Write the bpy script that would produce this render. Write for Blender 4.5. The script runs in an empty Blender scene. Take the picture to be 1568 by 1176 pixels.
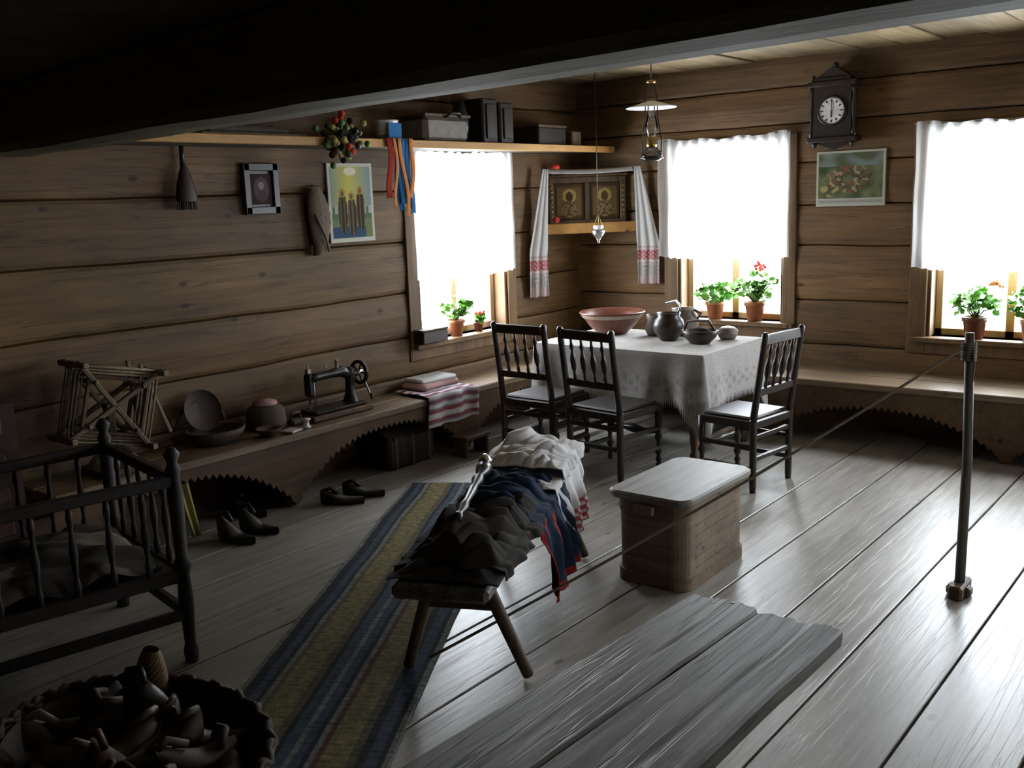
import bpy, bmesh, math, random
from math import sin, cos, pi, sqrt, atan2, radians
from mathutils import Vector, Matrix, Euler, noise
random.seed(7)
V=Vector
def nz(x,y=0,z=0): return noise.noise(V((x,y,z)))
bpy.context.scene.view_settings.view_transform='Standard'
# ------------------------------------------------------------ camera
CAM=V((4.94,-7.10,1.75))
yaw=radians(39.0); pt=radians(10.7); th=radians(2.1)
h=V((-sin(yaw),cos(yaw),0)); r=V((cos(yaw),sin(yaw),0)); zz=V((0,0,1))
F=cos(pt)*h-sin(pt)*zz; U=sin(pt)*h+cos(pt)*zz
R2=cos(th)*r-sin(th)*U; U2=cos(th)*U+sin(th)*r
cd=bpy.data.cameras.new('camera'); cam=bpy.data.objects.new('camera',cd); bpy.context.collection.objects.link(cam)
cam.matrix_world=Matrix(((R2.x,U2.x,-F.x,CAM.x),(R2.y,U2.y,-F.y,CAM.y),(R2.z,U2.z,-F.z,CAM.z),(0,0,0,1)))
cd.sensor_width=36; cd.lens=1500/1568*36; cd.clip_start=.02
bpy.context.scene.camera=cam
# ------------------------------------------------------------ materials
def base_mat(name):
    m=bpy.data.materials.new(name); m.use_nodes=True; nt=m.node_tree
    return m,nt,nt.nodes['Principled BSDF'],nt.nodes['Material Output']
def N(nt,t,**kw):
    n=nt.nodes.new(t)
    for k,v in kw.items(): setattr(n,k,v)
    return n
def mixc(nt,a,b,fac,mode='MULTIPLY'):
    n=N(nt,'ShaderNodeMix',data_type='RGBA',blend_type=mode)
    if isinstance(fac,(int,float)): n.inputs[0].default_value=fac
    else: nt.links.new(fac,n.inputs[0])
    for s,i in ((a,6),(b,7)):
        if isinstance(s,tuple): n.inputs[i].default_value=(*s,1)
        else: nt.links.new(s,n.inputs[i])
    return n.outputs[2]
def ramp(nt,src,stops):
    n=N(nt,'ShaderNodeValToRGB'); cr=n.color_ramp
    while len(cr.elements)<len(stops): cr.elements.new(.5)
    for e,(p,c) in zip(cr.elements,stops): e.position=p; e.color=(*c,1)
    nt.links.new(src,n.inputs[0]); return n.outputs[0]
def wood(name,c1,c2,axis='x',rough=.65,bump=.25,fine=30,crack=.6,blotch=.5,spec=.3,cw=.010,ck_mix=.7,lo=.28,hi=.72):
    m,nt,bs,out=base_mat(name)
    tc=N(nt,'ShaderNodeTexCoord')
    def mapped(along,across):
        mp=N(nt,'ShaderNodeMapping'); s=[across]*3; s['xyz'.index(axis)]=along
        mp.inputs['Scale'].default_value=s; nt.links.new(tc.outputs['Object'],mp.inputs[0]); return mp.outputs[0]
    n1=N(nt,'ShaderNodeTexNoise'); n1.inputs['Scale'].default_value=1; n1.inputs['Detail'].default_value=8; n1.inputs['Roughness'].default_value=.6; n1.inputs['Distortion'].default_value=.6
    nt.links.new(mapped(fine*.07,fine),n1.inputs['Vector'])
    col=ramp(nt,n1.outputs['Fac'],[(lo,c1),(hi,c2)])
    n2=N(nt,'ShaderNodeTexNoise'); n2.inputs['Scale'].default_value=1; n2.inputs['Detail'].default_value=5
    nt.links.new(mapped(1.1,2.6),n2.inputs['Vector'])
    bl=ramp(nt,n2.outputs['Fac'],[(.3,(1-blotch,)*3),(.68,(1.0,)*3)])
    col=mixc(nt,col,bl,1.0)
    n3=N(nt,'ShaderNodeTexNoise'); n3.inputs['Scale'].default_value=1; n3.inputs['Detail'].default_value=3
    nt.links.new(mapped(fine*.02,fine*.7),n3.inputs['Vector'])
    ck=ramp(nt,n3.outputs['Fac'],[(.5-cw,(1,1,1)),(.5,(1-crack,)*3),(.5+cw,(1,1,1))])
    col=mixc(nt,col,ck,ck_mix)
    vo=N(nt,'ShaderNodeTexVoronoi'); vo.inputs['Scale'].default_value=1
    nt.links.new(mapped(2.3,4.5),vo.inputs['Vector'])
    kn=ramp(nt,vo.outputs['Distance'],[(.05,(.22,.17,.14)),(.085,(1,1,1))])
    col=mixc(nt,col,kn,.85)
    at=N(nt,'ShaderNodeAttribute',attribute_name='Col')
    col=mixc(nt,col,at.outputs['Color'],1.0)
    nt.links.new(col,bs.inputs['Base Color'])
    bs.inputs['Roughness'].default_value=rough; bs.inputs['Specular IOR Level'].default_value=spec
    bp=N(nt,'ShaderNodeBump'); bp.inputs['Strength'].default_value=bump; bp.inputs['Distance'].default_value=.004
    mx=N(nt,'ShaderNodeMath',operation='MULTIPLY'); nt.links.new(n1.outputs['Fac'],mx.inputs[0]); nt.links.new(ck,mx.inputs[1])
    nt.links.new(mx.outputs[0],bp.inputs['Height']); nt.links.new(bp.outputs[0],bs.inputs['Normal'])
    return m
def simple(name,c,rough=.6,metal=0,var=.25,scale=18,bump=.1,spec=.4,trans=0):
    m,nt,bs,out=base_mat(name)
    tc=N(nt,'ShaderNodeTexCoord'); n1=N(nt,'ShaderNodeTexNoise'); n1.inputs['Scale'].default_value=scale; n1.inputs['Detail'].default_value=5
    nt.links.new(tc.outputs['Object'],n1.inputs['Vector'])
    col=ramp(nt,n1.outputs['Fac'],[(.3,tuple(x*(1-var) for x in c)),(.7,tuple(min(1,x*(1+var*.5)) for x in c))])
    at=N(nt,'ShaderNodeAttribute',attribute_name='Col'); col=mixc(nt,col,at.outputs['Color'],1.0)
    nt.links.new(col,bs.inputs['Base Color']); bs.inputs['Roughness'].default_value=rough; bs.inputs['Metallic'].default_value=metal
    bs.inputs['Specular IOR Level'].default_value=spec; bs.inputs['Transmission Weight'].default_value=trans
    bp=N(nt,'ShaderNodeBump'); bp.inputs['Strength'].default_value=bump; bp.inputs['Distance'].default_value=.004
    nt.links.new(n1.outputs['Fac'],bp.inputs['Height']); nt.links.new(bp.outputs[0],bs.inputs['Normal'])
    return m
def cloth(name,c,weave=500,var=.15,transl=0):
    m,nt,bs,out=base_mat(name)
    tc=N(nt,'ShaderNodeTexCoord'); n1=N(nt,'ShaderNodeTexNoise'); n1.inputs['Scale'].default_value=weave; n1.inputs['Detail'].default_value=2
    nt.links.new(tc.outputs['Object'],n1.inputs['Vector'])
    col=ramp(nt,n1.outputs['Fac'],[(.35,tuple(x*(1-var) for x in c)),(.65,c)])
    at=N(nt,'ShaderNodeAttribute',attribute_name='Col'); col=mixc(nt,col,at.outputs['Color'],1.0)
    nt.links.new(col,bs.inputs['Base Color']); bs.inputs['Roughness'].default_value=.9; bs.inputs['Specular IOR Level'].default_value=.1
    return m
def sheer(name,c,alpha):
    m,nt,bs,out=base_mat(name)
    t=N(nt,'ShaderNodeBsdfTransparent'); l=N(nt,'ShaderNodeBsdfTranslucent'); d=N(nt,'ShaderNodeBsdfDiffuse')
    l.inputs[0].default_value=(*c,1); d.inputs[0].default_value=(*c,1)
    a=N(nt,'ShaderNodeMixShader'); a.inputs[0].default_value=.4; nt.links.new(l.outputs[0],a.inputs[1]); nt.links.new(d.outputs[0],a.inputs[2])
    tc=N(nt,'ShaderNodeTexCoord'); mp=N(nt,'ShaderNodeMapping'); mp.inputs['Scale'].default_value=(60,60,3); nt.links.new(tc.outputs['Object'],mp.inputs[0])
    n1=N(nt,'ShaderNodeTexNoise'); n1.inputs['Scale'].default_value=1; nt.links.new(mp.outputs[0],n1.inputs['Vector'])
    rg=N(nt,'ShaderNodeMapRange'); rg.inputs[3].default_value=alpha-.15; rg.inputs[4].default_value=alpha+.15; nt.links.new(n1.outputs['Fac'],rg.inputs[0])
    b=N(nt,'ShaderNodeMixShader'); nt.links.new(rg.outputs[0],b.inputs[0]); nt.links.new(t.outputs[0],b.inputs[1]); nt.links.new(a.outputs[0],b.inputs[2])
    nt.links.new(b.outputs[0],out.inputs[0]); return m
def glassm(name,c=(1,1,1)):
    m,nt,bs,out=base_mat(name)
    t=N(nt,'ShaderNodeBsdfTransparent'); t.inputs[0].default_value=(*c,1); g=N(nt,'ShaderNodeBsdfGlossy'); g.inputs['Roughness'].default_value=.05
    lw=N(nt,'ShaderNodeLayerWeight'); lw.inputs[0].default_value=.35
    b=N(nt,'ShaderNodeMixShader'); nt.links.new(lw.outputs['Fresnel'],b.inputs[0]); nt.links.new(t.outputs[0],b.inputs[1]); nt.links.new(g.outputs[0],b.inputs[2])
    nt.links.new(b.outputs[0],out.inputs[0]); return m

LC1=(.105,.056,.021); LC2=(.225,.128,.052)
M_LOGY=wood('log_wood_y',LC1,LC2,'y',rough=.62,fine=24,crack=.7,blotch=.55,bump=.4)
M_LOGX=wood('log_wood_x',LC1,LC2,'x',rough=.62,fine=24,crack=.7,blotch=.55,bump=.4)
M_LOGD=wood('low_bounce_log_wood',(.06,.034,.016),(.12,.07,.033),'x',rough=.7,fine=24,blotch=.5)  # logs of the unseen walls, darkened to cut bounced light
M_FLOOR=wood('floor_wood',(.215,.195,.168),(.40,.375,.335),'y',rough=.37,bump=.3,fine=30,crack=.55,blotch=.35,spec=.6)
M_CEIL=wood('ceiling_wood',(.20,.14,.07),(.36,.27,.155),'y',rough=.6,fine=25,crack=.4,blotch=.4)
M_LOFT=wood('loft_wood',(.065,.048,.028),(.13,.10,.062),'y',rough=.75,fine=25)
M_BEAM=wood('beam_wood',(.085,.07,.032),(.20,.17,.085),'x',rough=.75,fine=24,crack=.8,blotch=.5,spec=.2)
M_BENY=wood('bench_wood_y',(.15,.10,.056),(.29,.205,.125),'y',rough=.40,fine=28,crack=.5,spec=.5)
M_BENX=wood('bench_wood_x',(.15,.10,.056),(.29,.205,.125),'x',rough=.40,fine=28,crack=.5,spec=.5)
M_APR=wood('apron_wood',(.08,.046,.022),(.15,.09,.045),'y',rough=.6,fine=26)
M_SHELF=wood('shelf_wood',(.42,.22,.06),(.6,.33,.11),'y',rough=.5,fine=26,crack=.3,blotch=.3)
M_CASE=wood('casing_wood',(.115,.063,.025),(.23,.135,.058),'z',rough=.6,fine=26)
M_SASH=wood('sash_wood',(.42,.25,.12),(.55,.36,.2),'z',rough=.5,fine=26,crack=.2,blotch=.2)
M_GREY=wood('weathered_wood',(.035,.031,.022),(.15,.14,.112),'y',rough=.45,fine=30,crack=.9,blotch=.6,spec=.4,bump=.7,cw=.016,ck_mix=.9,lo=.33,hi=.66)
M_POST=wood('post_wood',(.10,.085,.065),(.19,.17,.14),'z',rough=.55,fine=26)
M_BOX=wood('bark_wood',(.19,.13,.085),(.35,.27,.19),'x',rough=.6,fine=18,crack=.6,blotch=.45)
M_LID=wood('lid_wood',(.19,.175,.15),(.36,.34,.31),'y',rough=.5,fine=24,crack=.7,blotch=.45)
M_DARK=wood('dark_chair_wood',(.018,.011,.008),(.042,.026,.016),'z',rough=.38,fine=30,crack=.3,spec=.5)
M_CRIB=wood('crib_wood',(.014,.010,.007),(.03,.021,.015),'z',rough=.55,fine=30,crack=.3)
M_MID=wood('mid_wood',(.075,.046,.026),(.15,.096,.056),'z',rough=.55,fine=26)
M_PALE=wood('pale_wood',(.16,.12,.072),(.28,.22,.14),'z',rough=.6,fine=26)
M_BLACK=simple('black_iron',(.010,.009,.009),.35,.3,spec=.5)
M_MATTE=simple('black_cloth',(.02,.018,.017),.9,0,spec=.1)
M_STEEL=simple('steel',(.5,.5,.5),.3,1)
M_BRASS=simple('brass',(.38,.26,.09),.35,1)
M_TERRA=simple('terracotta',(.36,.13,.06),.6)
M_REDB=simple('glazed_redbrown',(.15,.048,.028),.35)
M_CLAYW=simple('pale_clay',(.42,.38,.34),.5)
M_CLAYD=simple('dark_clay',(.035,.026,.021),.35)
M_CLAYG=simple('grey_clay',(.17,.14,.11),.5)
M_ENAM=simple('white_enamel',(.75,.75,.75),.25)
M_LEATH=simple('black_leather',(.018,.013,.010),.45,spec=.5)
M_FELT=simple('felt',(.085,.066,.048),.9)
M_PINK=cloth('pink_cloth',(.42,.26,.26))
M_WICK=simple('wicker',(.05,.032,.02),.7,scale=60)
M_BAST=simple('bast',(.24,.185,.11),.7,scale=60)
M_BRICK=simple('brick',(.08,.036,.026),.85,var=.4)
M_LEAF=simple('leaf_green',(.13,.34,.06),.45,var=.3,scale=30)
M_STEM=simple('stem_green',(.08,.15,.04),.6)
M_REDF=simple('red_petals',(.8,.05,.03),.5)
M_ORF=simple('orange_petals',(.8,.25,.08),.6)
M_YELF=simple('yellow_petals',(.30,.25,.07),.6)
M_SHEER=sheer('sheer_curtain',(.93,.95,.97),.62)
M_LACE=cloth('linen_lace',(.46,.44,.42),var=.35,weave=160)
M_WHITE=cloth('white_linen',(.60,.60,.60))
M_NAVY=cloth('navy_cloth',(.016,.028,.052))
M_REDC=cloth('red_cloth',(.26,.02,.02))
M_GREYC=cloth('grey_cloth',(.038,.033,.028),weave=250)
M_PAINT=cloth('painted_surface',(1,1,1),weave=300,var=.05)
M_ROPE=simple('rope',(.17,.145,.11),.9,scale=200)
M_GLASS=glassm('glass'); M_GLASSB=glassm('oil_glass',(.75,.8,.8))
M_BLUE=cloth('blue_ribbon',(.05,.18,.40)); M_RIBR=cloth('red_ribbon',(.42,.05,.035)); M_RIBO=cloth('orange_ribbon',(.6,.22,.07))
RUG=[cloth('rug_'+n,c,weave=120,var=.4) for n,c in (('yellow',(.26,.225,.11)),('dark',(.045,.048,.055)),('blue',(.085,.11,.15)),('grey',(.24,.245,.24)),('red',(.15,.075,.06)),('olive',(.15,.135,.08)))]

# ------------------------------------------------------------ mesh builder
class B:
    def __init__(s,name): s.n=name; s.v=[]; s.f=[]; s.m=[]; s.sm=[]; s.c=[]; s.mats=[]
    def mi(s,m):
        if m not in s.mats: s.mats.append(m)
        return s.mats.index(m)
    def add(s,vs,fs,mat,smooth=False,M=None,col=(1,1,1),cols=None):
        o=len(s.v); k=s.mi(mat)
        for i,p in enumerate(vs):
            p=V(p); s.v.append(M@p if M else p); s.c.append(cols[i] if cols else col)
        for f in fs: s.f.append([o+i for i in f]); s.m.append(k); s.sm.append(smooth)
    def box(s,c,size,mat,rot=(0,0,0),bev=0.004,M=None,col=(1,1,1)):
        x,y,z=[a/2 for a in size]; b=min(bev,x*.9,y*.9,z*.9)
        T=Matrix.Translation(V(c))@Euler(rot).to_matrix().to_4x4()
        if M: T=M@T
        if b<=0:
            vs=[(i*x,j*y,k*z) for i in(-1,1) for j in(-1,1) for k in(-1,1)]
            s.add(vs,[(0,1,3,2),(4,6,7,5),(0,4,5,1),(2,3,7,6),(0,2,6,4),(1,5,7,3)],mat,False,T,col); return
        vs=[];ix={}
        for i in(-1,1):
            for j in(-1,1):
                for k in(-1,1):
                    for a in range(3):
                        ix[(i,j,k,a)]=len(vs)
                        q=[x-b,y-b,z-b]; q[a]+=b; vs.append((i*q[0],j*q[1],k*q[2]))
        fs=[]
        for a in range(3):
            o=[q for q in range(3) if q!=a]
            for sg in(-1,1):
                f=[]
                for p in((-1,-1),(1,-1),(1,1),(-1,1)):
                    t=[0,0,0]; t[a]=sg; t[o[0]]=p[0]; t[o[1]]=p[1]; f.append(ix[(*t,a)])
                fs.append(f)
            for p in((-1,-1),(1,-1),(1,1),(-1,1)):
                f=[]
                for sg,w in((-1,o[0]),(1,o[0]),(1,o[1]),(-1,o[1])):
                    t=[0,0,0]; t[a]=sg; t[o[0]]=p[0]; t[o[1]]=p[1]; f.append(ix[(*t,w)])
                fs.append(f)
        for i in(-1,1):
            for j in(-1,1):
                for k in(-1,1): fs.append([ix[(i,j,k,a)] for a in range(3)])
        s.add(vs,fs,mat,False,T,col)
    def bar(s,p0,p1,w,hh,mat,bev=.004,M=None,up=(0,0,1)):
        p0=V(p0);p1=V(p1); d=p1-p0; L=d.length; d.normalize(); u=V(up)
        if abs(d.dot(u))>.97: u=V((1,0,0))
        sx=d.cross(u).normalized(); uz=sx.cross(d).normalized(); c=(p0+p1)/2
        T=Matrix(((d.x,sx.x,uz.x,c.x),(d.y,sx.y,uz.y,c.y),(d.z,sx.z,uz.z,c.z),(0,0,0,1)))
        if M: T=M@T
        s.box((0,0,0),(L,w,hh),mat,bev=bev,M=T)
    def tube(s,pts,rad,mat,seg=8,M=None,col=(1,1,1),flat=1):
        pts=[V(p) for p in pts]; n=len(pts)
        if isinstance(rad,(int,float)): rad=[rad]*n
        vs=[];fs=[];u=None
        for i,p in enumerate(pts):
            d=(pts[min(i+1,n-1)]-pts[max(i-1,0)]).normalized()
            if u is None: u=d.orthogonal().normalized()
            u=(u-d*u.dot(d))
            u=u.normalized() if u.length>1e-6 else d.orthogonal().normalized()
            w=d.cross(u)
            for k in range(seg):
                a=2*pi*k/seg; vs.append(p+rad[i]*(cos(a)*u+sin(a)*w*flat))
        for i in range(n-1):
            for k in range(seg):
                k2=(k+1)%seg; fs.append((i*seg+k,i*seg+k2,(i+1)*seg+k2,(i+1)*seg+k))
        fs.append(list(range(seg))[::-1]); fs.append([(n-1)*seg+k for k in range(seg)])
        s.add(vs,fs,mat,True,M,col)
    def turned(s,p0,p1,prof,mat,seg=10,M=None):
        p0=V(p0);p1=V(p1); s.tube([p0.lerp(p1,t) for t,_ in prof],[q for _,q in prof],mat,seg,M)
    def lathe(s,c,prof,mat,seg=24,M=None,col=(1,1,1),sc=(1,1)):
        vs=[];fs=[];n=len(prof);c=V(c)
        for q,z in prof:
            for k in range(seg):
                a=2*pi*k/seg; vs.append((c.x+q*cos(a)*sc[0],c.y+q*sin(a)*sc[1],c.z+z))
        for i in range(n-1):
            for k in range(seg):
                k2=(k+1)%seg; fs.append((i*seg+k,i*seg+k2,(i+1)*seg+k2,(i+1)*seg+k))
        s.add(vs,fs,mat,True,M,col)
    def ell(s,c,rad,mat,rot=(0,0,0),M=None,col=(1,1,1),nu=14,nv=9,amp=0,fr=8):
        T=Matrix.Translation(V(c))@Euler(rot).to_matrix().to_4x4()
        if M: T=M@T
        vs=[];fs=[]
        for j in range(nv+1):
            t=-pi/2+pi*j/nv
            for i in range(nu):
                a=2*pi*i/nu; p=V((cos(t)*cos(a),cos(t)*sin(a),sin(t)))
                q=1+amp*nz(p.x*fr*.3+c[0],p.y*fr*.3+c[1],p.z*fr*.3)
                vs.append((p.x*rad[0]*q,p.y*rad[1]*q,p.z*rad[2]*q))
        for j in range(nv):
            for i in range(nu):
                i2=(i+1)%nu; fs.append((j*nu+i,j*nu+i2,(j+1)*nu+i2,(j+1)*nu+i))
        s.add(vs,fs,mat,True,T,col)
    def grid(s,fn,nu,nv,mat,smooth=True,M=None,colfn=None,matfn=None):
        vs=[];cs=[];fs=[]
        for j in range(nv+1):
            for i in range(nu+1):
                vs.append(fn(i/nu,j/nv)); cs.append(colfn(i/nu,j/nv) if colfn else (1,1,1))
        if matfn is None:
            for j in range(nv):
                for i in range(nu):
                    a=j*(nu+1)+i; fs.append((a,a+1,a+nu+2,a+nu+1))
            s.add(vs,fs,mat,smooth,M,cols=cs)
        else:
            o=len(s.v)
            for p,c in zip(vs,cs): s.v.append(V(p)); s.c.append(c)
            for j in range(nv):
                for i in range(nu):
                    a=o+j*(nu+1)+i; s.f.append([a,a+1,a+nu+2,a+nu+1]); s.m.append(s.mi(matfn((i+.5)/nu,(j+.5)/nv))); s.sm.append(smooth)
    def done(s,solid=0,recalc=True):
        me=bpy.data.meshes.new(s.n); me.from_pydata([tuple(p) for p in s.v],[],s.f)
        for m in s.mats: me.materials.append(m)
        me.polygons.foreach_set('material_index',s.m); me.polygons.foreach_set('use_smooth',s.sm)
        ca=me.color_attributes.new('Col','FLOAT_COLOR','POINT')
        ca.data.foreach_set('color',[x for c in s.c for x in (c[0],c[1],c[2],1)])
        if recalc:
            bm=bmesh.new(); bm.from_mesh(me); bmesh.ops.recalc_face_normals(bm,faces=bm.faces); bm.to_mesh(me); bm.free()
        me.update()
        o=bpy.data.objects.new(s.n,me); bpy.context.collection.objects.link(o)
        if solid:
            md=o.modifiers.new('thickness','SOLIDIFY'); md.thickness=solid; md.offset=0
        return o

# ------------------------------------------------------------ room shell
H=2.68; XR=7.2; YF=-9.2
def logwall(name,pos,s0,s1,seams,ops,mat,seed):
    b=B(name); nl=len(seams)-1
    def segs(lo,hi):
        cuts=sorted(ops); cur=lo; out=[]
        for o in cuts: out.append((cur,o[0],None)); out.append((o[0],o[1],o)); cur=o[1]
        out.append((cur,hi,None)); return out
    def wob(k,s): return 0 if k in(0,nl) else .012*nz(s*.9,k*3.7+seed)+.006*nz(s*3.1,k*9.1+seed)
    for i in range(nl):
        tint=random.uniform(.80,1.12); col=(tint,tint*random.uniform(.96,1.02),tint*random.uniform(.9,1.02))
        for a,e,o in segs(s0,s1):
            rng=[(seams[i],seams[i+1],1,1)]
            if o:
                z0,z1=o[2],o[3]; rng=[]
                if seams[i]<z0: rng.append((seams[i],min(seams[i+1],z0),1,0 if seams[i+1]>z0 else 1))
                if seams[i+1]>z1: rng.append((max(seams[i],z1),seams[i+1],0 if seams[i]<z1 else 1,1))
            for za,zb,wa,wb in rng:
                if zb-za<.004: continue
                n=max(1,int((e-a)/.12)); vs=[];fs=[]; bl=min(.026,(zb-za)*.3)
                for k in range(n+1):
                    s=a+(e-a)*k/n; A=za+wa*wob(i,s); Z=zb+wb*wob(i+1,s); q=.006*nz(s*1.3,i*5.5+seed)
                    for d,z in ((-.2,A),(-.035,A),(-.007+q,A+bl*.26),(q,A+bl),(q+.008,(A+Z)/2),(q,Z-bl),(-.007+q,Z-bl*.26),(-.035,Z),(-.2,Z)): vs.append(pos(s,d,z))
                for k in range(n):
                    for j in range(9):
                        j2=(j+1)%9; fs.append((k*9+j,k*9+j2,(k+1)*9+j2,(k+1)*9+j))
                fs.append(list(range(9))); fs.append([n*9+j for j in range(9)])
                b.add(vs,fs,mat,False,col=col)
    return b.done()
W1=(-2.03,-1.02,.745,2.07); W2=(.98,1.88,.745,2.08); W3=(2.93,3.95,.70,2.08); W4=(4.7,5.7,.70,2.08); W_FILL=(-3.7,-2.9,.70,1.22)  # last opening: unseen low window, added and sized to brighten the right-hand floor
SL=[-.12,.22,.52,.80,1.12,1.48,1.83,2.15,2.45,H+.12]; SB=[-.12,.22,.60,.93,1.33,1.62,1.93,2.22,2.48,H+.12]
pL=lambda s,d,z:(d,s,z); pB=lambda s,d,z:(s,-d,z); pR=lambda s,d,z:(XR-d,s,z); pF=lambda s,d,z:(s,YF+d,z)
logwall('wall_left',pL,YF-.2,0.2,SL,[W1],M_LOGY,1)
logwall('wall_back',pB,-.2,XR+.2,SB,[W2,W3,W4],M_LOGX,11)
logwall('wall_right',pR,YF-.2,.2,SL,[W_FILL],M_LOGD,21)
logwall('wall_front',pF,-.2,XR+.2,SB,[],M_LOGD,31)
b=B('floor'); x=-.01
while x<XR:
    e=min(x+.34,XR); t=random.uniform(.86,1.08)
    b.box(((x+e)/2,YF/2,-.02),(e-x-.010,-YF,.04),M_FLOOR,bev=.003,col=(t,t,t)); x+=.34
b.box((XR/2,YF/2,-.08),(XR+.4,-YF+.4,.06),M_LOFT,bev=0); b.done()
b=B('ceiling'); x=0
while x<XR:
    e=min(x+.27,XR); t=random.uniform(.82,1.08)
    b.box(((x+e)/2,YF/2,H+.02+random.uniform(0,.014)),(e-x-.008,-YF,.04),M_CEIL,bev=.004,col=(t,t,t)); x+=.27
b.box((XR/2,YF/2,H+.09),(XR+.4,-YF+.4,.06),M_LOFT,bev=0); b.done()
def beamline(x): return -4.68-.10*x
b=B('ceiling_beam')
n=30; vs=[];fs=[]
prof=[(0,.03),(-.02,0),(-.13,-.004),(-.25,0),(-.28,.03),(-.28,.27),(0,.27)]
for k in range(n+1):
    x=XR*k/n
    for d,z in prof: vs.append((x,beamline(x)+d+.008*nz(x*2,3),2.04+z+.008*nz(x*2,d)))
w7=len(prof)
for k in range(n):
    for j in range(w7): j2=(j+1)%w7; fs.append((k*w7+j,k*w7+j2,(k+1)*w7+j2,(k+1)*w7+j))
fs+= [list(range(w7)),[n*w7+j for j in range(w7)]]
b.add(vs,fs,M_BEAM); b.done()
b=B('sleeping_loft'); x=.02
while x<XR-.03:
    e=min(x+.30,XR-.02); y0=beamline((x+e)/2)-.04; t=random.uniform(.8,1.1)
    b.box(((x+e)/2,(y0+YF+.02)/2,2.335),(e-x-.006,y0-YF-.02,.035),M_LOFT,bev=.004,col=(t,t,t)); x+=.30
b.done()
def window(name,pos,w):
    s0,s1,z0,z1=w; b=B(name)
    def bx(a,e,d0,d1,za,zb,mat,bev=.004):
        p=V(pos(a,d0,za)); q=V(pos(e,d1,zb)); c=(p+q)/2; sz=q-p
        b.box(c,(abs(sz.x),abs(sz.y),abs(sz.z)),mat,bev=bev)
    bx(s0-.12,s0,-.01,.022,z0-.12,z1+.02,M_CASE); bx(s1,s1+.10,-.01,.022,z0-.12,z1+.02,M_CASE); bx(s0-.12,s1+.10,-.01,.026,z1,z1+.07,M_CASE)
    bx(s0-.10,s1+.10,-.19,.07,z0-.035,z0,M_CASE); bx(s0-.13,s1+.11,-.01,.02,z0-.12,z0-.035,M_CASE)
    bx(s0-.005,s0+.025,-.19,0,z0,z1,M_CASE); bx(s1-.025,s1+.005,-.19,0,z0,z1,M_CASE); bx(s0,s1,-.19,0,z1-.025,z1+.005,M_CASE)
    for a,e,za,zb in ((s0+.025,s0+.075,z0,z1-.02),(s1-.075,s1-.025,z0,z1-.02),(s0+.025,s1-.025,z0,z0+.05),(s0+.025,s1-.025,z1-.08,z1-.02),((s0+s1)/2-.03,(s0+s1)/2+.03,z0,z1-.02)):
        bx(a,e,-.16,-.115,za,zb,M_SASH)
    b.done()
    L=bpy.data.lights.new(name+'_daylight','AREA'); L.shape='RECTANGLE'; L.size=s1-s0; L.size_y=z1-z0; L.cycles.is_portal=True
    o=bpy.data.objects.new(name+'_daylight',L); bpy.context.collection.objects.link(o)
    c=V(pos((s0+s1)/2,-.21,(z0+z1)/2)); inn=(V(pos(0,1,0))-V(pos(0,0,0))).normalized()
    o.location=c; o.rotation_euler=inn.to_track_quat('-Z','Z').to_euler()
window('window_1',pL,W1); window('window_2',pB,W2); window('window_3',pB,W3); window('window_4',pB,W4); window('added_fill_window',pR,W_FILL)
def curtain(pos,w,zt,zb,ex0,ex1,seed):
    b=B('window_curtain'); s0=w[0]-ex0; s1=w[1]+ex1
    def fn(u,v):
        s=s0+(s1-s0)*u + .012*nz(u*5,v*2,seed)
        d=.058+.010*sin(u*75+2*nz(u*4,seed))+.01*nz(u*9,v*3,seed)
        e=.03*(abs(2*u-1)**6)+.012*abs(sin(u*60))
        z=zt+.008*sin(u*pi*7)*(1-v) -.02*sin(u*pi)*(1-v)-(zt-zb+.0-e*.8)*v
        return pos(s,d,z)
    b.grid(fn,150,24,M_SHEER)
    b.tube([pos(s0-.02,.05,zt-.01),pos((s0+s1)/2,.05,zt-.03),pos(s1+.02,.05,zt-.005)],.004,M_ROPE)
    b.done(recalc=False)
curtain(pL,W1,2.12,1.18,.06,.06,1); curtain(pB,W2,2.17,1.22,.15,.06,2); curtain(pB,W3,2.16,1.16,.10,.09,3); curtain(pB,W4,2.12,1.16,.09,.09,4)
def bench(name,pos,s0,s1,depth,top,sup,pitch,apex,mat,seatmat):
    b=B(name)
    def bx(a,e,d0,d1,za,zb,m):
        p=V(pos(a,d0,za)); q=V(pos(e,d1,zb)); c=(p+q)/2; sz=q-p
        b.box(c,(abs(sz.x),abs(sz.y),abs(sz.z)),m,bev=.006)
    bx(s0,s1,.02,depth*.5-.003,top-.045,top,seatmat); bx(s0,s1,depth*.5+.003,depth,top-.045,top,seatmat)
    n=int((s1-s0)/.0115); vs=[];fs=[]
    for k in range(n+1):
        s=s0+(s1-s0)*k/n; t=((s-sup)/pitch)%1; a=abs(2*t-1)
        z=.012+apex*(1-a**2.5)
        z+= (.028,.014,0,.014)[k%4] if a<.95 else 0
        for d in (depth-.045,depth-.015):
            vs.append(pos(s,d,z)); vs.append(pos(s,d,top-.04))
    for k in range(n):
        i=k*4;j=i+4; fs+= [(i,j,j+1,i+1),(i+2,i+3,j+3,j+2),(i,i+2,j+2,j)]
    b.add(vs,fs,mat)
    k=math.ceil((s0-sup)/pitch)
    while sup+k*pitch<s1:
        s=sup+k*pitch; bx(s-.03,s+.03,.03,depth-.05,0,top-.045,mat); k+=1
    return b.done()
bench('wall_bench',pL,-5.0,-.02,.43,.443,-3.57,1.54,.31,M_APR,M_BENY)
bench('wall_bench',pB,.44,XR-.05,.60,.443,2.02,1.58,.25,M_APR,M_BENX)
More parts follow.
